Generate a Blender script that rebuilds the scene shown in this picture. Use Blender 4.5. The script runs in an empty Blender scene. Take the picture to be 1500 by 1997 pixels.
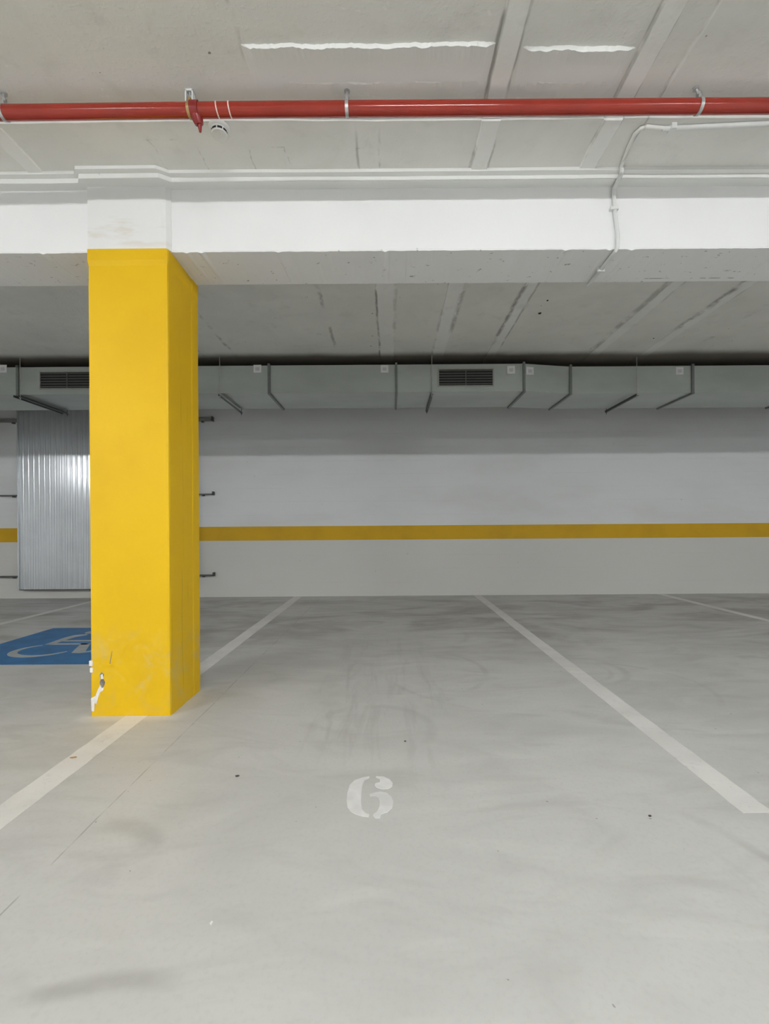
import bpy, bmesh, math, random
from mathutils import Vector
random.seed(6)
C = bpy.context.scene.collection
PI = math.pi

# ------------------------------------------------------------------ camera
F, CX, CY, ROLL, CH = 920.0, 762.0, 1030.0, 0.007, 1.0
cd = bpy.data.cameras.new('camera'); cam = bpy.data.objects.new('camera', cd); C.objects.link(cam)
cam.location = (0, 0, CH); cam.rotation_euler = (PI/2, ROLL, 0)
cd.sensor_fit = 'AUTO'; cd.sensor_width = 36; cd.lens = F*36/1997
cd.shift_x = -(CX-750)/1997; cd.shift_y = (CY-998.5)/1997
cd.clip_start = .02
bpy.context.scene.camera = cam

# ------------------------------------------------------------------ world, exposure
w = bpy.data.worlds.new('world'); bpy.context.scene.world = w; w.use_nodes = True
w.node_tree.nodes['Background'].inputs[0].default_value = (.9, 1, .95, 1)
w.node_tree.nodes['Background'].inputs[1].default_value = 0.0
vs = bpy.context.scene.view_settings
vs.view_transform = 'Standard'; vs.look = 'None'; vs.exposure = 0.0; vs.gamma = 1; vs.use_curve_mapping = False
bpy.context.scene.cycles.max_bounces = 5; bpy.context.scene.cycles.diffuse_bounces = 4; bpy.context.scene.cycles.adaptive_threshold = .05; bpy.context.scene.cycles.use_light_tree = False
LAMP_POWER = 330.0
# lamps: x, y of the twin-tube battens fixed under the slab over the driving aisle (all out of frame, behind the picture's top edge)
LAMPS = [(-9.2, -1.1), (-4.4, -1.1), (.4, -1.1), (5.2, -1.1), (10.0, -1.1), (-4.4, -5.6), (4.8, -5.6)]  # rear pair is unseen, added to lift the ambient light

# ------------------------------------------------------------------ helpers
def link(name, bm, mat, parent=None, smooth=False):
    me = bpy.data.meshes.new(name); bmesh.ops.recalc_face_normals(bm, faces=bm.faces)
    bm.to_mesh(me); bm.free()
    if smooth:
        for p in me.polygons: p.use_smooth = True
        try: me.set_sharp_from_angle(angle=math.radians(40))
        except Exception: pass
    if mat: me.materials.append(mat)
    o = bpy.data.objects.new(name, me); C.objects.link(o)
    if parent is not None: o.parent = parent; o.matrix_parent_inverse = parent.matrix_world.inverted() if False else parent.matrix_world.inverted()
    return o
def empty(name, loc):
    o = bpy.data.objects.new(name, None); C.objects.link(o); o.location = loc; o.empty_display_size = .1
    bpy.context.view_layer.update(); return o
def tag(o, label=None, cat=None, group=None, kind=None):
    if label: o['label'] = label
    if cat: o['category'] = cat
    if group: o['group'] = group
    if kind: o['kind'] = kind
    return o
def part(name, bm, mat, parent, smooth=False, label=None):
    """mesh given in world coordinates, stored relative to its parent"""
    p = parent; off = Vector((0, 0, 0))
    while p is not None: off += p.location; p = p.parent
    bmesh.ops.translate(bm, verts=bm.verts, vec=-off)
    me = bpy.data.meshes.new(name); bmesh.ops.recalc_face_normals(bm, faces=bm.faces); bm.to_mesh(me); bm.free()
    if smooth:
        for q in me.polygons: q.use_smooth = True
        me.set_sharp_from_angle(angle=math.radians(40))
    if mat: me.materials.append(mat)
    o = bpy.data.objects.new(name, me); C.objects.link(o); o.parent = parent
    if label: o['label'] = label
    return o
def NB(): return bmesh.new()
def box(bm, x0, x1, y0, y1, z0, z1, bev=0):
    r = bmesh.ops.create_cube(bm, size=1)
    vs_ = r['verts']
    for v in vs_:
        v.co = Vector((x0+(v.co.x+.5)*(x1-x0), y0+(v.co.y+.5)*(y1-y0), z0+(v.co.z+.5)*(z1-z0)))
    if bev:
        es = list({e for v in vs_ for e in v.link_edges})
        bmesh.ops.bevel(bm, geom=es, offset=bev, segments=2, affect='EDGES', profile=.5)
    return bm
def prism(bm, pts, z0, z1):
    """polygon (x,y) extruded from z0 to z1"""
    a = [bm.verts.new((x, y, z0)) for x, y in pts]; b = [bm.verts.new((x, y, z1)) for x, y in pts]
    bm.faces.new(list(reversed(a))); bm.faces.new(b)
    n = len(pts)
    for i in range(n): bm.faces.new((a[i], a[(i+1) % n], b[(i+1) % n], b[i]))
    return bm
def tube(bm, path, r, seg=12, cap=True):
    path = [Vector(p) for p in path]; rings = []
    up = Vector((0, 0, 1)); n = len(path)
    prev = None
    for i, p in enumerate(path):
        t = (path[min(i+1, n-1)]-path[max(i-1, 0)]).normalized()
        if prev is None:
            a = t.cross(up)
            if a.length < .1: a = t.cross(Vector((1, 0, 0)))
        else:
            a = prev - t*prev.dot(t)
        a.normalize(); prev = a; b = t.cross(a)
        rr = r[i] if isinstance(r, (list, tuple)) else r
        rings.append([bm.verts.new(p+(a*math.cos(2*PI*k/seg)+b*math.sin(2*PI*k/seg))*rr) for k in range(seg)])
    for i in range(n-1):
        for k in range(seg):
            bm.faces.new((rings[i][k], rings[i][(k+1) % seg], rings[i+1][(k+1) % seg], rings[i+1][k]))
    if cap: bm.faces.new(rings[0]); bm.faces.new(list(reversed(rings[-1])))
    return bm
def ring_band(bm, c, axis_x, r0, r1, wd, seg=28, tilt=0.0):
    """flat collar round an axis along x"""
    L = []
    for (r, s) in ((r0, -1), (r1, -1), (r1, 1), (r0, 1)):
        L.append([bm.verts.new((c[0]+s*wd/2+tilt*math.sin(2*PI*k/seg)*r, c[1]+r*math.cos(2*PI*k/seg), c[2]+r*math.sin(2*PI*k/seg))) for k in range(seg)])
    for j in range(4):
        for k in range(seg):
            bm.faces.new((L[j][k], L[j][(k+1) % seg], L[(j+1) % 4][(k+1) % seg], L[(j+1) % 4][k]))
    return bm
def lathe(bm, prof, c, seg=32):
    """profile (r, z) turned about the vertical through c"""
    rings = [[bm.verts.new((c[0]+r*math.cos(2*PI*k/seg), c[1]+r*math.sin(2*PI*k/seg), c[2]+z)) for k in range(seg)] for r, z in prof]
    for i in range(len(rings)-1):
        for k in range(seg): bm.faces.new((rings[i][k], rings[i][(k+1) % seg], rings[i+1][(k+1) % seg], rings[i+1][k]))
    bm.faces.new(rings[0]); bm.faces.new(list(reversed(rings[-1])))
    return bm
cr, sr = math.cos(ROLL), math.sin(ROLL)
def ray(px, py):
    dx, dy = px-CX, py-CY
    return Vector((dx*cr-dy*sr, F, -dx*sr-dy*cr))
def onz(px, py, z):
    d = ray(px, py); t = (z-CH)/d.z; return Vector((0, 0, CH))+d*t
def ony(px, py, y):
    d = ray(px, py); return Vector((0, 0, CH))+d*(y/d.y)

# ------------------------------------------------------------------ materials
class NT:
    def __init__(s, name):
        s.m = bpy.data.materials.new(name); s.m.use_nodes = True; s.t = s.m.node_tree
        s.b = s.t.nodes['Principled BSDF']; g = s.t.nodes.new('ShaderNodeNewGeometry'); s.pos = g.outputs['Position']
        s.nrm = g.outputs['Normal']
        x = s.t.nodes.new('ShaderNodeSeparateXYZ'); s.t.links.new(s.pos, x.inputs[0]); s.X, s.Y, s.Z = x.outputs
    def set(s, sock, v):
        if hasattr(v, 'is_linked') or hasattr(v, 'links'): s.t.links.new(v, sock)
        else: sock.default_value = v
    def math(s, op, a, b=None, c=None, clamp=False):
        n = s.t.nodes.new('ShaderNodeMath'); n.operation = op; n.use_clamp = clamp
        s.set(n.inputs[0], a)
        if b is not None: s.set(n.inputs[1], b)
        if c is not None: s.set(n.inputs[2], c)
        return n.outputs[0]
    def add(s, a, b): return s.math('ADD', a, b)
    def mul(s, a, b): return s.math('MULTIPLY', a, b)
    def mx(s, a, b): return s.math('MAXIMUM', a, b)
    def noise(s, scale=5, detail=4, rough=.55, dist=0, stretch=(1, 1, 1), off=(0, 0, 0)):
        mp = s.t.nodes.new('ShaderNodeMapping'); s.t.links.new(s.pos, mp.inputs[0])
        mp.inputs['Scale'].default_value = stretch; mp.inputs['Location'].default_value = off
        n = s.t.nodes.new('ShaderNodeTexNoise'); s.t.links.new(mp.outputs[0], n.inputs['Vector'])
        n.inputs['Scale'].default_value = scale; n.inputs['Detail'].default_value = min(detail, 3.5)
        n.inputs['Roughness'].default_value = rough; n.inputs['Distortion'].default_value = dist
        return n.outputs['Fac']
    def ramp(s, v, a, b, lo=0, hi=1, smooth=True):
        n = s.t.nodes.new('ShaderNodeMapRange'); n.interpolation_type = 'SMOOTHSTEP' if smooth else 'LINEAR'
        s.set(n.inputs['Value'], v); n.inputs['From Min'].default_value = a; n.inputs['From Max'].default_value = b
        n.inputs['To Min'].default_value = lo; n.inputs['To Max'].default_value = hi
        return n.outputs['Result']
    def mix(s, f, a, b):
        n = s.t.nodes.new('ShaderNodeMix'); n.data_type = 'RGBA'
        s.set(n.inputs[0], f); s.set(n.inputs[6], (*a, 1) if isinstance(a, tuple) and len(a) == 3 else a)
        s.set(n.inputs[7], (*b, 1) if isinstance(b, tuple) and len(b) == 3 else b); return n.outputs[2]
    def band(s, v, c, wd, soft):
        """1 where |v-c| < wd"""
        d = s.math('ABSOLUTE', s.math('SUBTRACT', v, c)); return s.ramp(d, wd, wd+soft, 1, 0)
    def between(s, v, a, b, soft):
        return s.mul(s.ramp(v, a-soft, a+soft), s.ramp(v, b-soft, b+soft, 1, 0))
    def bump(s, h, strength=.2, dist=.01):
        n = s.t.nodes.new('ShaderNodeBump'); s.t.links.new(h, n.inputs['Height'])
        n.inputs['Strength'].default_value = strength; n.inputs['Distance'].default_value = dist
        s.t.links.new(n.outputs[0], s.b.inputs['Normal'])
    def fin(s, col, rough=.6, metal=0, spec=.5):
        s.set(s.b.inputs['Base Color'], (*col, 1) if isinstance(col, tuple) else col)
        s.set(s.b.inputs['Roughness'], rough); s.b.inputs['Metallic'].default_value = metal
        s.b.inputs['Specular IOR Level'].default_value = spec
        return s.m
def simple(name, col, rough=.5, metal=0, var=.12, scale=20, bump=0, spec=.5):
    n = NT(name); k = n.noise(scale, 4)
    c = n.mix(n.ramp(k, .3, .7, 0, 1), col, tuple(v*(1-var) for v in col))
    if bump: n.bump(n.noise(scale*4, 3), bump, .003)
    return n.fin(c, rough, metal, spec)

# floor: trowelled light concrete, mottled, with tyre scuffs and a saw-cut joint
def mat_floor():
    n = NT('floor_concrete')
    big = n.noise(.9, 5, .6, .6, (.8, 1.3, 1)); med = n.noise(3.0, 6, .62, 1.2, (.6, 1.5, 1), (3, 1, 0)); fine = n.noise(60, 3, .6)
    c = n.mix(n.ramp(big, .35, .68), (.62, .62, .60), (.55, .55, .53))
    c = n.mix(n.mul(n.ramp(med, .45, .75), .55), c, (.49, .485, .465))
    c = n.mix(n.mul(n.ramp(n.noise(2.2, 5, .6, 1.5, (.5, 1.4, 1), (9, 4, 0)), .52, .72), .5), c, (.655, .655, .63))
    c = n.mix(n.mul(n.ramp(fine, .45, .75), .18), c, (.43, .43, .41))
    # dirt swept towards the wall end of the bays
    dirt = n.mul(n.between(n.Y, 3.9, 6.75, .7), n.ramp(n.noise(1.3, 5, .65, .8, (.55, 1.1, 1), (1.3, 7, 0)), .42, .66))
    c = n.mix(n.mul(dirt, .62), c, (.26, .248, .23))
    ax = n.math('ABSOLUTE', n.math('SUBTRACT', n.X, -1.4035)); ay = n.math('ABSOLUTE', n.math('SUBTRACT', n.Y, 2.732))
    halo = n.mul(n.ramp(n.add(n.mx(n.math('SUBTRACT', ax, .2135), n.math('SUBTRACT', ay, .198)), n.mul(n.math('SUBTRACT', n.noise(6, 4), .5), .08)), .015, .10, 1, 0), .6)
    c = n.mix(halo, c, (.74, .735, .70))
    # curved tyre scuffs: part rings of irregular strength
    rings = [  # centre, radius, half width, seed, window x0 x1 y0 y1, strength
        (1.45, 2.95, .50, .014, 4, 1.2, 2.1, 2.6, 3.5, .8), (.1, 3.3, .55, .016, 1, -.1, .7, 2.9, 3.9, .8), (1.28, 3.3, .33, .02, 2, 1.3, 1.7, 3.0, 3.7, .8), (1.25, 3.3, .26, .014, 3, 1.3, 1.7, 3.0, 3.7, .6),
        (.55, 1.25, .47, .010, 5, .9, 1.1, 1.3, 1.6, 1.1), (.55, 1.25, .44, .006, 5.5, .9, 1.1, 1.3, 1.6, .9), (.55, 1.25, .60, .016, 6, 1.0, 1.3, 1.25, 1.65, 1.1),
        (-.95, 1.38, .22, .03, 7, -1.0, -.7, 1.36, 1.7, 1.1), (-.55, .45, .60, .018, 8, -.82, -.5, .9, 1.2, 1.4), (-.28, 1.0, .46, .008, 9, -.42, -.2, 1.35, 1.6, 1.0),
        (2.75, 3.3, .30, .03, 10, 2.4, 3.1, 3.35, 3.8, 1.3), (.2, 4.4, .5, .02, 11, -.4, .8, 4.0, 5.2, .7), (.9, 3.5, 1.0, .012, 12, -.3, .8, 2.4, 3.4, .6), (-.1, 2.35, .3, .02, 13, -.5, .4, 2.1, 2.8, .6), (.7, 1.9, .6, .02, 14, .3, .9, 1.3, 2.2, .5)]
    tot = None; rn = n.ramp(n.noise(3.0, 4, .6, 0, (1, 1, 1), (3.1, 1, 0)), .36, .62)
    for (cx, cy, r, wd, sd, wx0, wx1, wy0, wy1, st) in rings:
        dx = n.math('SUBTRACT', n.X, cx); dy = n.math('SUBTRACT', n.Y, cy)
        d = n.math('SQRT', n.add(n.mul(dx, dx), n.mul(dy, dy)))
        m = n.mul(n.band(d, r, wd*.3, wd*1.8), n.mul(rn, st))
        m = n.mul(m, n.mul(n.between(n.X, wx0, wx1, .06), n.between(n.Y, wy0, wy1, .06)))
        tot = m if tot is None else n.mx(tot, m)
    # lengthwise tyre smears up the middle of the bay
    sm = n.mul(n.mul(n.between(n.X, -.42, .32, .15), n.between(n.Y, 2.0, 4.2, .35)), n.ramp(n.noise(2.2, 5, .65, .5, (5, .7, 1), (4, 4, 0)), .48, .7))
    c = n.mix(n.mul(sm, .30), c, (.36, .35, .33))
    c = n.mix(n.mul(tot, .30), c, (.30, .295, .28))
    # saw cut joint
    joint = n.mul(n.band(n.add(n.X, n.mul(n.math('SUBTRACT', n.noise(2, 2), .5), .02)), -1.025, .0015, .002), n.ramp(n.noise(4, 3, .6, 0, (1, 1, 1), (5, 0, 0)), .40, .55))
    c = n.mix(n.mul(joint, .5), c, (.2, .2, .19))
    # marks left where another strip was ground off, right-hand bay
    j2 = n.mul(n.band(n.X, 1.62, .002, .003), n.ramp(n.noise(3, 3, .6, 0, (1, 1, 1), (8, 0, 0)), .45, .6))
    c = n.mix(n.mul(j2, .4), c, (.62, .62, .6))
    # tiny dark specks
    sp = n.ramp(n.noise(38, 1, .4, 0, (1, 1, 1), (2, 2, 2)), .80, .82)
    c = n.mix(n.mul(sp, .5), c, (.12, .12, .11))
    n.bump(n.add(n.mul(med, .5), n.mul(fine, .15)), .10, .006)
    return n.fin(c, n.ramp(med, .3, .7, .42, .6), 0, .35)

SEAMS = [  # x, half width, y0, y1, seed, strength
    (-.105, .008, 2.9, 6.9, 1, .85), (.05, .012, 2.9, 6.9, 2, .35), (.47, .010, 2.9, 6.9, 3, .35), (.60, .016, 2.9, 4.6, 4, .65),
    (1.08, .014, 2.9, 4.9, 5, .8), (1.18, .008, 2.9, 5, 6, .6), (2.20, .022, 2.9, 6.5, 7, .6), (2.33, .010, 2.9, 4.2, 8, .4),
    (2.80, .024, 2.9, 4.6, 9, .85), (2.90, .007, 2.9, 4.2, 10, .6), (3.29, .02, 2.9, 4.9, 11, .6), (-1.705, .014, 3.1, 5.1, 12, .9),
    (-.57, .012, 2.9, 5.0, 13, .7), (-2.05, .01, 4.2, 6.9, 14, .6),
    (.432, .006, -1, 2.5, 15, .8), (.522, .005, 0, 2.5, 16, .6), (1.0, .005, 0, 2.5, 17, .55), (1.088, .003, 0, 2.5, 18, .45),
    (1.20, .004, 0, 2.5, 19, .6), (-.575, .006, 1.5, 1.86, 20, .6), (-.66, .006, 2.18, 2.5, 21, .8), (-.15, .005, 2.28, 2.5, 22, .6), (-.04, .005, 2.28, 2.5, 23, .6)]
def mat_ceiling(name='ceiling_paint', pa=(.80, .80, .765), pb=(.735, .735, .70)):
    n = NT(name)
    k = n.noise(1.6, 5, .6, .4); c = n.mix(n.ramp(k, .35, .7), pa, pb)
    c = n.mix(n.mul(n.ramp(n.noise(7, 5, .6), .55, .75), .35), c, (.62, .62, .58))
    tot = None
    wob = n.mul(n.math('SUBTRACT', n.noise(3.5, 3, .6, 0, (1, 1, 1), (4, 4, 4)), .5), .03)
    xx = n.add(n.X, wob)
    sn = n.ramp(n.noise(5, 5, .75, 0, (1, .55, 1), (1.7, .6, 0)), .42, .60)
    for (x0, hw, y0, y1, sd, st) in SEAMS:
        m = n.mul(n.band(xx, x0, hw*.3, hw*1.7), n.between(n.Y, y0, y1, .12))
        m = n.mul(m, n.mul(sn, st))
        tot = m if tot is None else n.mx(tot, m)
    c = n.mix(n.math('MINIMUM', tot, 1.0), c, (.30, .30, .28))
    wf = n.mul(n.ramp(n.noise(14, 4, .7, 0, (1, 1.6, 1), (2, 8, 3)), .66, .74), n.ramp(n.Y, 2.1, 2.2, 1, 0))
    c = n.mix(n.mul(wf, .5), c, (.93, .93, .90))
    # shade in the gap above the duct, put into the slab colour
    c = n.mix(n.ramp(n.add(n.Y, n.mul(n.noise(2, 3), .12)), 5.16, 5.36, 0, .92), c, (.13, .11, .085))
    # flaking outlines of old patches in front of the beam
    pn = n.mul(n.math('SUBTRACT', n.noise(6, 3, .6, 0, (1, 1, 1), (1, 9, 0)), .5), .07); pm = n.ramp(n.noise(8, 4, .7, 0, (1, 1, 1), (2, 3, 0)), .46, .64, 0, .5)
    for (px, py, hw, hl, sd) in ((-.10, 2.46, .055, .12, 1), (-.60, 2.46, .09, .13, 2), (-1.05, 2.42, .11, .14, 3)):
        ex = n.math('ABSOLUTE', n.add(n.math('SUBTRACT', n.X, px), pn))
        ey = n.math('ABSOLUTE', n.math('SUBTRACT', n.Y, py))
        box_ = n.mx(n.math('SUBTRACT', ex, hw), n.math('SUBTRACT', ey, hl))
        c = n.mix(n.mul(n.band(box_, 0, .0015, .004), pm), c, (.34, .33, .30))
    # two water spots and odd dark flecks in the rear bay
    for (px, py, rr, sd) in ((-.93, 3.12, .07, 1), (-.80, 3.22, .075, 2)):
        dx = n.mul(n.math('SUBTRACT', n.X, px), 1.7); dy = n.mul(n.math('SUBTRACT', n.Y, py), .45)
        d = n.math('SQRT', n.add(n.mul(dx, dx), n.mul(dy, dy)))
        c = n.mix(n.mul(n.ramp(d, rr*.8, rr*1.3, 1, 0), n.ramp(n.noise(18, 5, .7, 0, (1, 1, 1), (sd, 0, 0)), .40, .62, 0, .5)), c, (.28, .28, .26))
    fl = n.ramp(n.noise(16, 2, .5, 0, (1, 1, 1), (7, 7, 7)), .765, .785)
    c = n.mix(n.mul(fl, .75), c, (.12, .12, .11))
    n.bump(n.add(n.noise(9, 5, .6, .5), n.mul(n.ramp(n.noise(40, 3), .5, .8), .25)), .28, .012)
    return n.fin(c, .55, 0, .4)
def mat_white(name, col=(.83, .845, .85), rough=.6, spots=True):
    n = NT(name); k = n.noise(2.2, 5, .6); c = n.mix(n.mul(n.ramp(k, .4, .75), .5), col, tuple(v*.93 for v in col))
    if spots:
        c = n.mix(n.mul(n.ramp(n.noise(20, 3, .6, 0, (.6, 1, 1)), .72, .78), .55), c, (.35, .35, .33))
    n.bump(n.noise(14, 5, .6), .18, .008); return n.fin(c, rough, 0, .35)
def mat_beam():
    n = NT('beam_white_paint'); k = n.noise(1.8, 5, .6); col = (.87, .88, .885)
    c = n.mix(n.mul(n.ramp(k, .4, .75), .5), col, tuple(v*.94 for v in col))
    # knocks along the lower front edge
    e = n.mul(n.band(n.Z, 2.508, .004, .014), n.ramp(n.noise(26, 4, .7, 0, (.7, 1, 1), (3, 0, 0)), .64, .70))
    c = n.mix(n.mul(e, .7), c, (.22, .21, .19))
    s_ = n.ramp(n.noise(9, 4, .7, 0, (1, 1, 1), (11, 0, 2)), .72, .76); c = n.mix(n.mul(s_, .5), c, (.42, .42, .4))
    und = n.mul(n.band(n.Y, 2.87, .003, .004), n.mul(n.between(n.X, 1.5, 2.3, .05), n.ramp(n.noise(10, 3, .6), .5, .6)))
    c = n.mix(n.mul(und, .7), c, (.3, .3, .28))
    n.bump(n.noise(10, 5, .6), .2, .008); return n.fin(c, .55, 0, .4)
def mat_wall():
    n = NT('wall_back_paint')
    up = n.ramp(n.Z, .93, .95)
    c = n.mix(up, (.60, .595, .57), (.70, .715, .73))
    c = n.mix(n.mul(n.ramp(n.noise(1.2, 5, .6, 0, (.5, 1, 1.6)), .42, .7), .35), c, (.56, .56, .54))
    # faint courses of the painted blockwork
    z = n.math('FRACT', n.mul(n.Z, 5.0)); j = n.mul(n.ramp(n.math('ABSOLUTE', n.math('SUBTRACT', z, .5)), .46, .49), n.ramp(n.noise(2.5, 3), .42, .6))
    c = n.mix(n.mul(j, .10), c, (.4, .4, .38))
    c = n.mix(n.mul(n.ramp(n.noise(12, 4, .6, 0, (1, 1, 1), (3, 3, 3)), .72, .76), .35), c, (.33, .33, .31))
    n.bump(n.add(n.noise(5, 5), n.mul(j, -.3)), .15, .01); return n.fin(c, .6, 0, .3)
def mat_yellow(name='column_yellow', worn=True, a=(.80, .50, .010), b=(.76, .465, .010)):
    n = NT(name); c = n.mix(n.ramp(n.noise(2, 4), .4, .7), a, b)
    if worn:
        # scraped, dusty band near the floor, and a thin crack and dirty streaks on the aisle side
        g = n.mul(n.between(n.Z, .05, .42, .12), n.ramp(n.noise(7, 5, .65, .6), .46, .72))
        c = n.mix(n.mul(g, .45), c, (.62, .50, .20))
        v = n.mul(n.ramp(n.noise(12, 5, .7, 0, (1, 3, .12), (0, 5, 0)), .62, .72), n.ramp(n.X, -1.2, -1.195))
        c = n.mix(n.mul(v, .35), c, (.42, .27, .01))
        ck = n.mul(n.mul(n.band(n.add(n.Y, n.mul(n.noise(4, 3), .03)), 2.70, .001, .003), n.ramp(n.X, -1.2, -1.195)), n.between(n.Z, .1, .75, .05))
        c = n.mix(n.mul(ck, .4), c, (.2, .13, .01))
    n.bump(n.noise(9, 5, .6, 0, (1, 1, .5)), .22, .008); return n.fin(c, .5, 0, .22)

M_strip = mat_ceiling('joint_strip_paint', (.86, .865, .84), (.80, .80, .775))
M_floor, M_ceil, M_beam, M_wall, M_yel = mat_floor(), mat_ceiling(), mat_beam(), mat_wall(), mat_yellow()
M_band = mat_yellow('band_yellow', False, (.60, .355, .010), (.53, .31, .010))
M_white = mat_white('side_white'); M_corn = mat_white('cornice_white', (.80, .81, .79))
def mat_coltop():
    n = NT('column_top_white'); c = n.mix(n.mul(n.ramp(n.noise(3, 5), .4, .7), .5), (.84, .85, .85), (.79, .80, .79))
    st = n.mul(n.between(n.Z, 2.53, 2.68, .03), n.ramp(n.noise(9, 4, .6, 0, (.5, 1, 2.4)), .47, .68)); c = n.mix(n.mul(st, .45), c, (.66, .58, .45))
    n.bump(n.noise(10, 5), .15, .008); return n.fin(c, .55, 0, .4)
M_coltop = mat_coltop()
def mat_line():
    n = NT('line_paint'); c = n.mix(n.ramp(n.noise(3, 5, .6, .5, (.8, 1.2, 1)), .35, .7), (.80, .79, .765), (.72, .71, .685))
    c = n.mix(n.mul(n.ramp(n.noise(14, 5, .7, .5), .56, .72), .5), c, (.58, .575, .55))
    s_ = n.ramp(n.noise(70, 3), .62, .72); c = n.mix(n.mul(s_, .3), c, (.45, .45, .42)); return n.fin(c, .55, 0, .3)
M_line = mat_line()
M_six = simple('number_paint', (.82, .82, .81), .55, var=.15, scale=9)
M_blue = simple('blue_floor_paint', (.03, .19, .46), .55, var=.25, scale=6)
M_sym = simple('symbol_paint', (.45, .49, .50), .55, var=.15, scale=12)
M_red = simple('red_pipe_paint', (.33, .032, .018), .13, var=.15, scale=6)
M_dred = simple('dark_red_fitting', (.26, .018, .016), .35, var=.2)
M_galv = simple('galvanised_bracket', (.55, .56, .56), .38, .7)
M_brass = simple('brass_strap', (.50, .36, .16), .4, .6)
M_glint = simple('groove_glint', (.85, .66, .58), .5)  # highlight on the pipe's ring grooves, put into the colour
M_pvc = simple('white_conduit', (.76, .78, .77), .35, var=.05)
M_duct = None
def mat_duct():
    n = NT('duct_sheet_metal'); c = n.mix(n.ramp(n.noise(2.4, 4, .6, 0, (.5, 1, 1)), .35, .7), (.52, .56, .54), (.45, .485, .47))
    c = n.mix(n.mul(n.ramp(n.noise(30, 3), .5, .7), .2), c, (.48, .5, .48)); return n.fin(c, .42, .55, .5)
M_duct = mat_duct()
M_flange = simple('duct_flange_metal', (.24, .26, .25), .5, .5)
M_hang = simple('hanger_steel', (.13, .14, .14), .5, .5)
M_rod = simple('threaded_rod', (.55, .55, .53), .4, .7)
M_grdark = simple('grille_dark', (.02, .02, .02), .7)
M_slat = simple('grille_slat', (.17, .17, .165), .5, .3)
M_frame = simple('grille_frame', (.42, .42, .39), .5, .2)
M_stick = simple('sticker', (.82, .82, .83), .6, var=.1, scale=60)
M_stick2 = simple('sticker_print', (.62, .63, .65), .6, var=.1, scale=60)
M_corr = simple('corrugated_sheet_metal', (.64, .67, .70), .18, .4, var=.08, scale=3)
M_rail = simple('rail_steel', (.10, .10, .10), .5, .4)
M_railtop = simple('rail_track_steel', (.26, .26, .24), .5, .4)
M_det = simple('detector_plastic', (.74, .75, .72), .45, var=.04)
M_black = simple('black_slot', (.01, .01, .01), .7)
M_plaster = simple('bare_plaster', (.93, .90, .86), .8, var=.15, scale=40)
M_conc = simple('broken_concrete', (.30, .27, .25), .85, var=.4, scale=50)
M_paper = simple('scrap_white', (.85, .85, .84), .7)
M_crumb = simple('crumb_dark', (.07, .065, .06), .8)
M_rust = simple('orange_spot', (.62, .36, .16), .7, var=.3, scale=80)

# ------------------------------------------------------------------ setting
XL, XR, YB, YW, H0 = -12.0, 12.0, -8.0, 6.97, 2.90
ZN, ZM, ZR = 2.90, 2.885, 2.92          # slab heights: near bay, strip before the beam, rear bay
YS, YF, YE = 2.178, 2.56, 2.91          # slab step, beam face, beam back
bm = NB(); box(bm, XL, XR, YB, YW+.2, -.15, 0)
floor = tag(link('floor', bm, M_floor), kind='structure')
bm = NB(); box(bm, XL, XR, YW, YW+.2, 0, 3.1)
wall = tag(link('wall_back', bm, M_wall), kind='structure')
bm = NB(); box(bm, XL, XR, YW-.0025, YW+.01, .830, 1.038)
part('painted_band', bm, M_band, wall, label='yellow stripe painted along the wall')
for nm, a in (('wall_left', (XL-.2, XL, YB, YW)), ('wall_right', (XR, XR+.2, YB, YW)), ('wall_front', (XL, XR, YB-.2, YB))):
    bm = NB(); box(bm, *a, 0, 3.1); tag(link(nm, bm, M_white), kind='structure')
# ceiling: near slab and strip as one profile with a rough step, rear slab behind the beam
bm = NB()
N = 480
def hz(x, a, s): return a*(math.sin(x*3.1+s)+.6*math.sin(x*7.7+2*s)+.35*math.sin(x*23+s*3))
ys = [YB, 0, 1.0, 1.5, YS, YS+.003, 2.3, 2.62]
rows = []
for i in range(N+1):
    x = XL+(XR-XL)*i/N; j = hz(x, .0022, 1); k = hz(x, .0012, 4)
    r = []
    for q, y in enumerate(ys):
        z = ZN if q <= 4 else ZM
        if q in (4, 5): y += j; z += (k if q == 5 else 0)
        r.append(bm.verts.new((x, y, z)))
    rows.append(r)
for i in range(N):
    for q in range(len(ys)-1): bm.faces.new((rows[i][q], rows[i+1][q], rows[i+1][q+1], rows[i][q+1]))
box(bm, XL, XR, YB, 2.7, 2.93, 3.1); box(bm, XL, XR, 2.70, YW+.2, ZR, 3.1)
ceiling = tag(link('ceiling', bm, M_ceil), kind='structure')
def rough_strip(x0, x1, y0, y1, z, drop, seed):
    """formwork joint strip standing a few millimetres proud of the slab, with ragged edges"""
    rnd = random.Random(seed); bm = NB(); n = max(2, int((y1-y0)/.05)); R = []
    for i in range(n+1):
        y = y0+(y1-y0)*i/n; a = rnd.uniform(-.003, .003); b = rnd.uniform(-.003, .003)
        R.append([bm.verts.new(p) for p in ((x0+a-.002, y, z), (x0+a+.002, y, z-drop), (x1+b-.002, y, z-drop), (x1+b+.002, y, z))])
    for i in range(n):
        for q in range(3): bm.faces.new((R[i][q], R[i+1][q], R[i+1][q+1], R[i][q+1]))
        bm.faces.new((R[i][3], R[i+1][3], R[i+1][0], R[i][0]))
    bm.faces.new(R[0]); bm.faces.new(list(reversed(R[-1])))
    return bm
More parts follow.
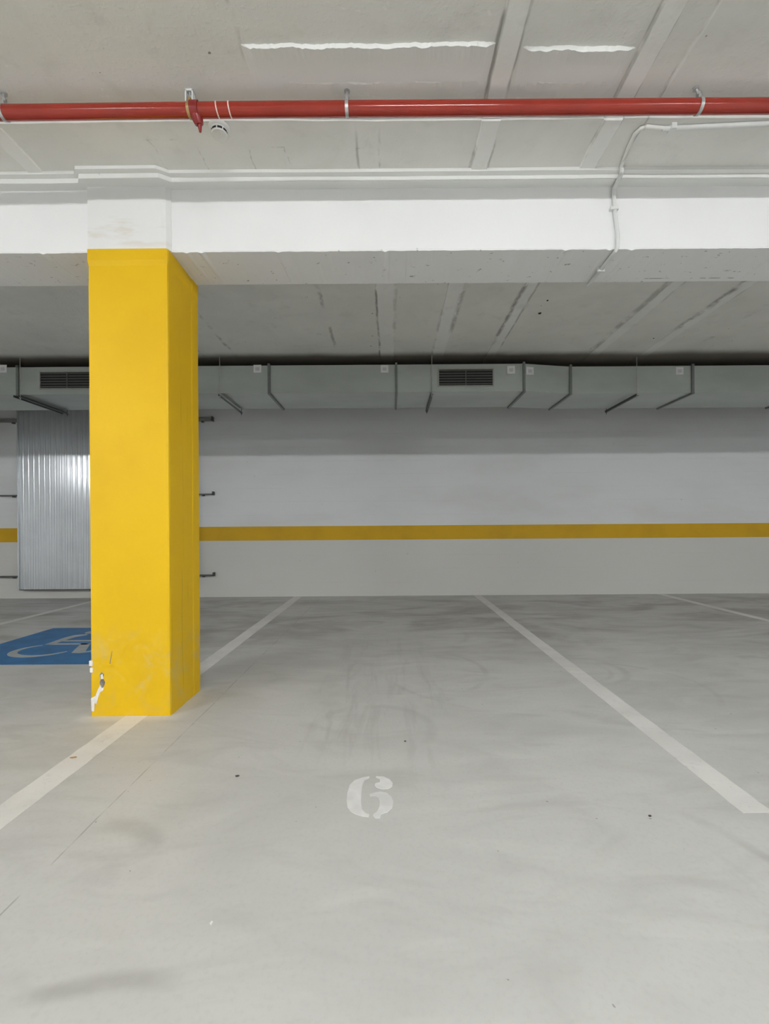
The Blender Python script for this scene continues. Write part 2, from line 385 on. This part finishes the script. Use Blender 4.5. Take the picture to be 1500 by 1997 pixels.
for i, (x0, x1, y0, y1, z, d) in enumerate([(.435, .52, -3, YS, ZN+.001, .013), (.435, .52, YS, 2.50, ZM+.001, .010), (1.0, 1.086, -3, YS, ZN+.001, .013), (1.0, 1.086, YS, 2.50, ZM+.001, .010),
        (1.20, 1.215, -3, YS, ZN+.001, .006), (-1.89, -1.81, YS, 2.50, ZM+.001, .010),
        (-.105, .05, YE-.02, 6.9, ZR+.001, .006), (.47, .60, YE-.02, 6.9, ZR+.001, .006), (1.08, 1.18, YE-.02, 6.9, ZR+.001, .006),
        (2.22, 2.33, YE-.02, 6.9, ZR+.001, .005), (2.80, 2.90, YE-.02, 6.9, ZR+.001, .005)]):
    part('joint_strip', rough_strip(x0, x1, y0, y1, z, d, i), M_strip, ceiling)
def ridge(x0, x1, y, dz, back, seed):
    """ragged lip of concrete hanging from the slab, fading out behind"""
    rnd = random.Random(seed); bm = NB(); n = int((x1-x0)/.012); R = []
    a = b = 0
    for i in range(n+1):
        x = x0+(x1-x0)*i/n; a = a*.7+rnd.uniform(-.003, .003); b = b*.6+rnd.uniform(-.0025, .0025)
        e = min(1, i/3, (n-i)/3) if n > 6 else 1
        R.append([bm.verts.new(p) for p in ((x, y+a-.003, ZN+.001), (x, y+a+.004, ZN-max(.001, (dz+b)*e)), (x, y+back*.35, ZN-dz*.55*e), (x, y+back, ZN+.001))])
    for i in range(n):
        for q in range(3): bm.faces.new((R[i][q], R[i+1][q], R[i+1][q+1], R[i][q+1]))
        bm.faces.new((R[i][3], R[i+1][3], R[i+1][0], R[i][0]))
    bm.faces.new(R[0]); bm.faces.new(list(reversed(R[-1])))
    return bm
part('concrete_lip', ridge(-.575, .425, 1.85, .012, .20, 1), M_corn, ceiling, label='whitish ragged lip across the ceiling')
for px, py, a in ((1053, 611, .012), (1068, 586, .007), (1275, 660, .006)):
    p = onz(px, py, ZR); part('pit', prism(NB(), [(p.x+a*math.cos(k*PI/4)*(1+.3*(k % 3)), p.y+a*1.6*math.sin(k*PI/4)) for k in range(8)], ZR-.0015, ZR+.001), simple('dark_pit', (.03, .03, .03), .9), ceiling, label='small dark hole')
part('concrete_lip', ridge(.535, .985, 1.865, .013, .20, 2), M_corn, ceiling, label='shorter ragged lip between two joint strips')
part('concrete_lip', ridge(-.45, .40, 2.005, .0035, .10, 3), M_ceil, ceiling)
part('concrete_lip', ridge(.56, .96, 2.01, .0035, .10, 4), M_ceil, ceiling)

# ------------------------------------------------------------------ beam with cornice
beam = empty('ceiling_beam', (0, 2.735, 2.508))
tag(beam, 'wide white painted concrete beam crossing the whole ceiling above the yellow column', 'beam')
bm = NB(); R = []
rnd = random.Random(3); n = 1200; a = b = 0
for i in range(n+1):
    x = XL+(XR-XL)*i/n; a = a*.6+rnd.uniform(-.0015, .0015); b = b*.6+rnd.uniform(-.0015, .0015)
    bump_ = .006 if rnd.random() < .03 else 0
    R.append([bm.verts.new(p) for p in ((x, YF, 2.93), (x, YF+hz(x, .0015, 2), 2.70), (x, YF, 2.515), (x, YF+.004, 2.508-abs(a)-bump_),
              (x, YE-.003, 2.508-abs(b)*.6), (x, YE, 2.514), (x, YE, 2.93))])
for i in range(n):
    for q in range(6): bm.faces.new((R[i][q], R[i+1][q], R[i+1][q+1], R[i][q+1]))
    bm.faces.new((R[i][6], R[i+1][6], R[i+1][0], R[i][0]))
bm.faces.new(R[0]); bm.faces.new(list(reversed(R[-1])))
part('beam_body', bm, M_beam, beam)
CX0, CX1, CY0, CY1 = -1.617, -1.190, 2.534, 2.93
def cornice(front, z0, z1, s):
    pts = [(XL, front)]
    x = XL+.3
    while x < CX0-.05: pts.append((x, front+hz(x, .0014, s))); x += .15
    pts += [(CX0-.03, front), (CX0-.005, front-.032), (-1.4, front-.033), (CX1-.015, front-.034), (CX1+.04, front)]
    x = CX1+.12
    while x < XR-.1: pts.append((x, front+hz(x, .0014, s))); x += .15
    pts += [(XR, front), (XR, YF+.02), (XL, YF+.02)]
    return prism(NB(), pts, z0, z1)
part('cornice_ledge', cornice(2.503, 2.843, 2.868, 1), M_corn, beam)
part('cornice_ledge', cornice(2.472, 2.8685, 2.890, 2), M_corn, beam)

# ------------------------------------------------------------------ column
col = empty('column', ((CX0+CX1)/2, (CY0+CY1)/2, 0))
tag(col, 'thick square column painted bright yellow, standing on the line left of bay 6', 'column')
bm = NB(); rnd = random.Random(8)
pr = [(CX0+.004, CY0), (CX1-.012, CY0), (CX1-.003, CY0+.004), (CX1, CY0+.014), (CX1, CY0+.17), (CX1-.001, CY0+.175), (CX1-.001, CY1-.10), (CX1+.001, CY1-.085), (CX1+.001, CY1), (CX0, CY1), (CX0-.002, CY0+.01)]
zs = [0, .02, .08, .2, .4, .8, 1.2, 1.6, 2.0, 2.3, 2.42, 2.45, 2.509]
R = []
for z in zs:
    g = .004 if z >= 2.45 else 0
    R.append([bm.verts.new((x+(g if x > -1.4 else -g)+rnd.uniform(-.0012, .0012), y-(g if y < 2.7 else 0)+rnd.uniform(-.0008, .0008), z)) for x, y in pr])
for i in range(len(zs)-1):
    for k in range(len(pr)): bm.faces.new((R[i][k], R[i][(k+1) % len(pr)], R[i+1][(k+1) % len(pr)], R[i+1][k]))
bm.faces.new(R[0]); bm.faces.new(list(reversed(R[-1])))
part('shaft', bm, M_yel, col)
bm = NB(); prism(bm, [(CX0, CY0), (CX1-.03, CY0), (CX1-.008, CY0+.004), (CX1+.012, YF-.004), (CX1+.012, YF+.01), (CX0-.01, YF+.01), (CX0-.01, YF-.006)], 2.509, 2.86)
part('column_top', bm, M_coltop, col, label='white upper end of the column')
# damage at the lower left corner: spalled concrete showing plaster
def flat_patch(pts, y, t):
    bm = NB(); a = [bm.verts.new((x, y, z)) for x, z in pts]; cx = sum(p[0] for p in pts)/len(pts); cz = sum(p[1] for p in pts)/len(pts)
    b = [bm.verts.new((cx+(x-cx)*.8, y-t, cz+(z-cz)*.85)) for x, z in pts]
    bm.faces.new(a); bm.faces.new(b)
    for i in range(len(pts)): bm.faces.new((a[i], a[(i+1) % len(pts)], b[(i+1) % len(pts)], b[i]))
    return bm
def colpix(L): 
    o = []
    for px, py in L:
        p = ony(px, py, CY0-.001); o.append((p.x, p.z))
    return o
part('exposed_plaster', flat_patch(colpix([(177, 1362), (186, 1357), (190, 1346), (195, 1336), (201, 1336), (202, 1345), (196, 1349), (191, 1361), (188, 1374), (184, 1371), (183, 1388), (178, 1387)]), CY0+.0005, .0025), M_plaster, col, label='white patch where the paint is knocked off')
part('exposed_plaster', flat_patch(colpix([(194, 1315), (198, 1310), (203, 1314), (201, 1322), (205, 1331), (203, 1338), (199, 1344), (196, 1338), (194, 1332), (196, 1324)]), CY0+.0006, .003), M_conc, col, label='grey chip with bare concrete')
part('exposed_plaster', flat_patch(colpix([(196, 1316), (201, 1314), (202, 1324), (197, 1325)]), CY0-.0015, .002), M_plaster, col)
bm = NB()
for z0, z1, o_ in ((.27, .30, .008), (.235, .262, .004)): box(bm, CX0-o_, CX0+.012, CY0-.003, CY0+.03, z0, z1, .003)
part('exposed_plaster', bm, M_plaster, col, label='chipped corner edge')
part('exposed_plaster', flat_patch(colpix([(218, 1268), (219.5, 1268), (215, 1296), (213, 1297)]), CY0+.0008, .0015), M_conc, col, label='thin crack above the chip')

# ------------------------------------------------------------------ floor markings
def floor_poly(bm, pts, z0=0.0, z1=.0012): return prism(bm, pts, z0-.002, z1)
def line(x, y0, y1, wd, seed):
    rnd = random.Random(seed); n = int((y1-y0)/.06); L, Rr = [], []
    for i in range(n+1):
        y = y0+(y1-y0)*i/n; L.append((x-wd/2+rnd.uniform(-.002, .002), y)); Rr.append((x+wd/2+rnd.uniform(-.002, .002), y))
    return floor_poly(NB(), L+list(reversed(Rr)))
def top(name, bm, mat, label, cat, group=None):
    return tag(part(name, bm, mat, None), label, cat, group)
G = 'white bay lines on the floor'
top('parking_line', line(-1.372, 1.55, 6.965, .118, 1), M_line, 'worn white floor line running into the foot of the yellow column', 'parking line', G)
top('parking_line', line(1.272, 1.643, 6.965, .108, 2), M_line, 'long white floor line to the right of the number 6', 'parking line', G)
top('parking_line', line(3.965, 1.643, 6.965, .10, 3), M_line, 'short-looking thin white floor line at the far right edge', 'parking line', G)
top('parking_line', line(-4.20, 4.95, 6.965, .09, 4), M_line, 'faded white floor line behind the blue square', 'parking line', G)
# stencilled 6
def six(L): return [(lambda p: (p.x, p.y))(onz(640+x/8.333, 1480+y/8.333, 0)) for x, y in L]
P1 = [(670,285),(560,305),(430,350),(350,430),(312,560),(300,680),(318,790),(370,860),(450,903),(560,935),(660,945),(672,905),(600,880),(548,820),(535,700),(540,560),(555,430),(590,350),(670,312)]
P2 = [(780,285),(900,290),(1000,335),(1050,395),(1042,450),(980,487),(880,492),(790,468),(758,430),(770,398),(845,380),(840,330),(780,305)]
P3 = [(675,572),(760,550),(850,535),(950,553),(1030,620),(1062,700),(1042,800),(960,870),(862,900),(842,965),(770,968),(730,925),(740,900),(800,855),(835,780),(840,690),(820,625),(770,603),(680,607)]
bm = NB()
for P in (P1, P2, P3): floor_poly(bm, six(P))
top('parking_number', bm, M_six, 'white stencilled number 6 painted in the middle of the bay', 'parking number')
# blue square with wheelchair symbol
sq = empty('accessible_bay_sign', (-2.755, 4.175, 0)); tag(sq, 'blue painted square with a wheelchair symbol, left behind the yellow column', 'floor sign')
part('blue_square', floor_poly(NB(), [(-3.46, 3.52), (-2.05, 3.52), (-2.05, 4.83), (-3.46, 4.83)]), M_blue, sq)
bm = NB()
def arc_band(cx, cy, rx, ry, a0, a1, w0, w1, n=28):
    o, i_ = [], []
    for k in range(n+1):
        t = k/n; a = math.radians(a0+(a1-a0)*t); wd = w0+(w1-w0)*math.sin(PI*t)
        o.append((cx+(rx+wd/2)*math.cos(a), cy+(ry+wd/2)*math.sin(a))); i_.append((cx+(rx-wd/2)*math.cos(a), cy+(ry-wd/2)*math.sin(a)))
    return o+list(reversed(i_))
ZS = dict(z0=.0012, z1=.002)
floor_poly(bm, arc_band(-2.90, 3.95, .225, .20, 128, 345, .02, .068), **ZS)
floor_poly(bm, [(-3.04, 4.135), (-2.975, 4.135), (-2.955, 4.42), (-2.90, 4.50), (-2.93, 4.54), (-3.02, 4.50), (-3.045, 4.40)], **ZS)   # torso
floor_poly(bm, [(-2.99, 4.125), (-2.66, 4.125), (-2.66, 4.175), (-2.99, 4.175)], **ZS)                                                 # thigh
floor_poly(bm, [(-2.97, 4.245), (-2.70, 4.245), (-2.70, 4.29), (-2.97, 4.29)], **ZS)                                                   # arm
floor_poly(bm, [(-2.74, 4.165), (-2.655, 4.165), (-2.53, 3.90), (-2.44, 3.93), (-2.42, 3.90), (-2.54, 3.84), (-2.61, 3.845)], **ZS)     # shin, foot
floor_poly(bm, [(-2.93+.062*math.cos(k*PI/8), 4.62+.062*math.sin(k*PI/8)) for k in range(16)], **ZS)                                   # head
part('wheelchair_symbol', bm, M_sym, sq)

# ------------------------------------------------------------------ red pipe under the slab
YP, ZP, RP = 2.047, 2.820, .0295
def pz(x): return ZP - .006*max(0, (-x-.6))   # sags a touch to the left
pipe = empty('fire_pipe', (0, YP, ZP)); tag(pipe, 'long glossy red fire pipe hung under the ceiling in front of the beam', 'pipe')
bm = NB(); tube(bm, [(x/2, YP, pz(x/2)) for x in range(-23, 24)], RP, 24); part('pipe_run', bm, M_red, pipe, True)
for px, kind in ((8, 1), (371, 2), (677, 0), (1363, 3)):
    x = ony(px, 205, YP).x; z = pz(x)
    bm = NB(); ring_band(bm, (x, YP, z), 1, RP, RP+.003, .014)
    box(bm, x-.007, x+.007, YP-.012, YP+.012, z+RP, z+RP+.02, .002)
    c = part('pipe_clamp', bm, M_brass if kind == 2 else M_galv, pipe, True, label='brass coloured strap' if kind == 2 else None)
    # rod up to the slab with a nut and base plate
    bm = NB(); tube(bm, [(x, YP, z+RP+.01), (x, YP, z+.05), (x-(.012 if kind == 3 else 0), YP-.002, ZN-.001)], .006, 10)
    tube(bm, [(x, YP, z+RP+.018), (x, YP, z+RP+.03)], .011, 6)
    tube(bm, [(x-(.012 if kind == 3 else 0), YP, ZN-.008), (x-(.012 if kind == 3 else 0), YP, ZN)], .013, 10)
    part('hanger_rod', bm, M_galv, c, True)
    if kind == 2:
        bm = NB(); box(bm, x-.017, x-.012, YP-.014, YP+.014, z+RP, ZN-.002); box(bm, x+.012, x+.017, YP-.014, YP+.014, z+RP, ZN-.002); box(bm, x-.017, x+.017, YP-.014, YP+.014, ZN-.006, ZN+.001)
        part('hanger_bracket', bm, M_pvc, c)
# plugged outlet beside the second clamp
x = ony(382, 215, YP).x; z = pz(x)
bm = NB(); ring_band(bm, (x-.002, YP, z), 1, RP, RP+.006, .034)
tube(bm, [(x, YP, z-.015), (x+.006, YP+.006, z-.035), (x+.010, YP+.012, z-.052)], [.026, .023, .018], 14)
outlet = part('outlet', bm, M_dred, pipe, True, label='dark red capped outlet pointing down')
bm = NB(); tube(bm, [(x+.010, YP+.012, z-.05), (x+.012, YP+.013, z-.064), (x+.013, YP+.014, z-.082)], [.012, .008, .005], 10); part('nozzle', bm, M_dred, outlet, True)
for px in (425, 449):
    x = ony(px, 215, YP).x; bm = NB(); ring_band(bm, (x, YP, pz(x)), 1, RP-.001, RP+.0012, .005, 28, -.12); part('glint_band', bm, M_glint, pipe, True, label='pale painted highlight band round the pipe')

# ------------------------------------------------------------------ smoke detector
p = onz(428, 257, ZM-.02); dc = (p.x, p.y, ZM)
det = empty('smoke_detector', dc); tag(det, 'round white smoke detector on the ceiling just behind the red pipe', 'smoke detector')
bm = NB(); lathe(bm, [(.048, .001), (.048, -.008), (.044, -.012), (.036, -.013)], dc); part('base', bm, M_det, det, True)
bm = NB(); lathe(bm, [(.037, -.012), (.038, -.018), (.034, -.020), (.034, -.028), (.037, -.030), (.034, -.040), (.022, -.046), (.005, -.047)], dc); head = part('sensor_head', bm, M_det, det, True)
for k in range(8):
    bm = NB(); a0 = k*PI/4+.08; a1 = a0+.6; n = 6
    o = [(dc[0]+.0362*math.cos(a0+(a1-a0)*i/n), dc[1]+.0362*math.sin(a0+(a1-a0)*i/n)) for i in range(n+1)]
    q = [(dc[0]+.031*math.cos(a0+(a1-a0)*i/n), dc[1]+.031*math.sin(a0+(a1-a0)*i/n)) for i in range(n+1)]
    prism(bm, o+list(reversed(q)), dc[2]-.0285, dc[2]-.0195); part('vent_slot', bm, M_black, head)

# ------------------------------------------------------------------ conduit
con = empty('conduit', (1.22, YF, 2.70)); tag(con, 'thin white electrical conduit running down over the beam face on the right', 'conduit')
r = .0105; zc = ZM-r-.001
c0 = onz(1720, 232, zc); c1 = onz(1500, 241, zc); c2 = onz(1292, 251, zc)
P = [(4.5, c1.y-.02, zc), tuple(c1), tuple(c2)]
bm = NB(); tube(bm, P, r, 12); part('ceiling_run', bm, M_pvc, con, True)
q = [onz(1292, 250, zc), onz(1262, 247, zc), onz(1249, 251, zc), onz(1238, 262, zc), onz(1225, 290, zc), onz(1211, 326, zc)]
bm = NB(); tube(bm, [tuple(v) for v in q], [r*.85]*6, 12); part('bend', bm, M_ceil, con, True, label='grey flexible bend on the ceiling')
pts = [tuple(q[-1]), (1.222, 2.462, 2.866), (1.222, 2.472, 2.845), (1.220, 2.50, 2.838), (1.219, YF-r-.004, 2.825), (1.219, YF-r, 2.78), (1.226, YF-r, 2.68), (1.238, YF-r, 2.58), (1.236, YF-r, 2.512), (1.233, YF+.002, 2.499-.002), (1.232, YF+.03, 2.508-r-.003), (1.235, YE-.02, 2.508-r-.003), (1.235, YE+.01, 2.508-r)]
bm = NB(); tube(bm, pts, r, 12); part('beam_run', bm, M_pvc, con, True)
for cpos in (onz(1308, 250, ZM),):
    bm = NB(); box(bm, cpos.x-.012, cpos.x+.012, c2.y-.022, c2.y+.022, zc-r-.003, ZM+.001, .002); part('conduit_clip', bm, M_pvc, con)
bm = NB(); box(bm, 1.219-.024, 1.219+.022, YF-2*r-.003, YF+.002, 2.708, 2.724, .002); part('conduit_clip', bm, M_pvc, con)
bm = NB(); box(bm, 1.233-.022, 1.233+.022, 2.735, 2.751, 2.508-2*r-.006, 2.509, .002); part('conduit_clip', bm, M_pvc, con)

# ------------------------------------------------------------------ air duct
YD, ZB, ZT, DD, JOG = 5.27, 2.520, 2.826, .69, .105
def dy(x): return 0 if x < 1.50 else (JOG if x > 2.06 else JOG*(x-1.50)/.56)
duct = empty('air_duct', (0, YD, ZB)); tag(duct, 'long grey sheet metal air duct hung below the ceiling along the back wall', 'air duct')
fl = [-8.38, -6.97, -5.56, -4.15, -2.75, -1.346, .074, 1.50, 2.06, 3.45, 4.85, 6.25, 7.65]
for i in range(len(fl)-1):
    a, b = fl[i], fl[i+1]
    bm = NB(); prism(bm, [(a+.004, YD+dy(a)), (b-.004, YD+dy(b)), (b-.004, YD+dy(b)+DD), (a+.004, YD+dy(a)+DD)], ZB, ZT)
    part('duct_section', bm, M_duct, duct, label='slanting offset section' if abs(a-1.5) < .01 else None)
for x in fl:
    y = YD+dy(x); t = .018; h = .013
    bm = NB(); box(bm, x-h, x+h, y-t, y+DD+t, ZB-t, ZB+.001); box(bm, x-h, x+h, y-t, y+DD+t, ZT-.001, ZT+t)
    box(bm, x-h, x+h, y-t, y+.001, ZB, ZT); box(bm, x-h, x+h, y+DD-.001, y+DD+t, ZB, ZT)
    tube(bm, [(x, y-t-.008, ZT+.004), (x, y-t+.004, ZT+.004)], .012, 8)
    part('flange', bm, M_flange, duct)
for x in (-6.45, -4.10, -1.885, .47, 2.80, 5.15):
    y = YD+dy(x)-.035; y2 = YD+dy(x)+DD+.035
    bm = NB(); box(bm, x-.014, x+.014, y-.012, y2+.012, ZB-.042, ZB-.038); box(bm, x-.014, x-.011, y-.012, y2+.012, ZB-.042, ZB-.018)
    if x == -4.10: box(bm, x-.07, x-.06, y-.012, y2+.012, ZB-.042, ZB-.018)
    h = part('hanger_bar', bm, M_hang, duct)
    for yy in (y, y2):
        bm = NB(); tube(bm, [(x, yy, ZB-.07), (x, yy, ZR+.001)], .004, 8); tube(bm, [(x, yy, ZB-.05), (x, yy, ZB-.042)], .010, 6)
        part('threaded_rod', bm, M_rod if yy == y else M_hang, h)
def grille(x0, x1, z0, z1):
    y = YD; fr = .012
    bm = NB()
    for a in ((x0-fr, x1+fr, z1, z1+fr), (x0-fr, x1+fr, z0-fr, z0), (x0-fr, x0, z0, z1), (x1, x1+fr, z0, z1)): box(bm, a[0], a[1], y-.012, y+.001, a[2], a[3])
    g = part('grille', bm, M_frame, duct, label='dark slatted supply grille')
    bm = NB(); box(bm, x0, x1, y-.002, y+.002, z0, z1); part('grille_back', bm, M_grdark, g)
    n = 6
    for k in range(n):
        z = z0+(z1-z0)*(k+.5)/n
        bm = NB(); prism(bm, [(x0, 0), (x1, 0), (x1, .012), (x0, .012)], 0, .003)
        for v in bm.verts: v.co = Vector((v.co.x, y-.012+v.co.y*.8, z+v.co.z*3+(.012-v.co.y)*-.3))
        part('slat', bm, M_slat, g)
    bm = NB(); box(bm, (x0+x1)/2-.004, (x0+x1)/2+.004, y-.0135, y-.003, z0, z1); part('mullion', bm, M_slat, g)
grille(.552, 1.150, 2.587, 2.764); grille(-3.897, -3.30, 2.587, 2.764)
for px in (5, 502, 750, 997, 1034, 1326):
    y = YD+dy(ony(px, 722, YD).x); c = ony(px, 721+(-2 if px < 900 else (0 if px < 1010 else 2)), y-.004)
    s = .043; sl = JOG/.56 if 1.5 < c.x < 2.06 else 0
    bm = NB(); prism(bm, [(c.x-s, y-.003-s*sl), (c.x+s, y-.003+s*sl), (c.x+s, y+.002+s*sl), (c.x-s, y+.002-s*sl)], c.z-s, c.z+s)
    st = part('sticker', bm, M_stick, duct, label='pale square sticker')
    bm = NB(); s2 = s*.5; prism(bm, [(c.x-s2, y-.0045-s2*sl), (c.x+s2, y-.0045+s2*sl), (c.x+s2, y-.002+s2*sl), (c.x-s2, y-.002-s2*sl)], c.z-s*.5, c.z+s*.35); part('printed_mark', bm, M_stick2, st)

# ------------------------------------------------------------------ corrugated metal screen on rails, back wall
scr = empty('corrugated_screen', (-4.16, 6.90, 0)); tag(scr, 'pale corrugated metal screen held on rails on the back wall behind the yellow column', 'metal screen')
x0, x1, z0, z1 = -5.41, -2.93, .145, 2.80; p_ = .0775; prof = []
x = x0
while x < x1:
    prof += [(x, 6.875), (x+p_*.55, 6.875)]+[(x+p_*.8-.015*math.cos(PI*k/8), 6.875-.011*math.sin(PI*k/8)) for k in range(9)]; x += p_
bm = NB(); th = .002
prism(bm, [(a, b) for a, b in prof]+[(a, b+th) for a, b in reversed(prof)], z0, z1)
part('corrugated_sheet', bm, M_corr, scr, True)
bm = NB(); box(bm, x0-.012, x0+.004, 6.852, 6.885, z0-.01, z1); part('edge_trim', bm, M_corr, scr)
bm = NB(); box(bm, x0, x1, 6.865, 6.90, z0-.014, z0-.001); part('bottom_channel', bm, M_rail, scr)
for (py, hh, m) in ((818, .022, M_railtop), (964, .009, M_rail), (1122, .011, M_rail)):
    z = ony(400, py, 6.92).z
    bm = NB(); box(bm, -5.95, -2.60, 6.90, 6.94, z-hh, z+hh); rl = part('rail', bm, m, scr)
    for q in ((-2.612, -2.597, 6.90, 6.97, z-hh, z+.042), (-2.775, -2.745, 6.93, 6.97, z-hh-.016, z-hh+.002), (-5.56, -5.53, 6.93, 6.97, z-hh-.016, z-hh+.002)):
        bm = NB(); box(bm, *q); part('rail_bracket', bm, M_rail, rl)

# ------------------------------------------------------------------ lamps (out of frame, over the aisle; rear pair added as fill)
lampM = bpy.data.materials.new('lamp_tube'); lampM.use_nodes = True; b = lampM.node_tree.nodes['Principled BSDF']
b.inputs['Emission Color'].default_value = (.98, .985, .985, 1); b.inputs['Emission Strength'].default_value = LAMP_POWER
for i, (lx, ly) in enumerate(LAMPS):
    L = empty('ceiling_light', (lx, ly, ZN)); 
    row = [q for q in LAMPS if q[1] == ly]; k = row.index((lx, ly))
    tag(L, 'twin tube batten light, %s from the left in the %s' % (('first', 'second', 'third', 'fourth', 'fifth')[k], 'row nearer the red pipe' if ly > -3 else 'row added behind as fill light'), 'ceiling light', 'batten lights over the aisle')
    bm = NB(); box(bm, lx-.62, lx+.62, ly-.05, ly+.05, ZN-.022, ZN+.001, .004); part('housing', bm, M_pvc, L)
    for s in (-1, 1):
        bm = NB(); tube(bm, [(lx-.58, ly+s*.03, ZN-.04), (lx+.58, ly+s*.03, ZN-.04)], .014, 14); part('tube', bm, lampM, L, True)
    for s in (-1, 1):
        bm = NB(); box(bm, lx+s*.6-.015, lx+s*.6+.015, ly-.05, ly+.05, ZN-.056, ZN-.02, .003); part('end_cap', bm, M_pvc, L)

# ------------------------------------------------------------------ litter
def blob(c, sx, sy, sz, seed, n=9):
    rnd = random.Random(seed); pts = [(c.x+sx*math.cos(2*PI*k/n)*rnd.uniform(.6, 1.1), c.y+sy*math.sin(2*PI*k/n)*rnd.uniform(.6, 1.1)) for k in range(n)]
    return prism(NB(), pts, 0, sz)
top('paper_scrap', blob(onz(412, 1801, 0), .004, .007, .002, 1), M_paper, 'tiny white scrap lying on the floor near the bottom of the photo', 'litter')
for px, py, s, lab in ((463, 1514, .010, 'small dark crumb left of the number 6'), (1268, 1592, .007, 'tiny dark crumb right of the number 6, near the bay line'), (790, 1446, .006, 'tiny dark crumb above the number 6')):
    top('crumb', blob(onz(px, py, 0), s, s*.6, .003, px), M_crumb, lab, 'litter', 'dark crumbs on the floor')
bm = blob(onz(143, 1478, 0), .016, .010, .0018, 5); top('paint_spot', bm, M_rust, 'small orange spot on the white line left of the column', 'stain')
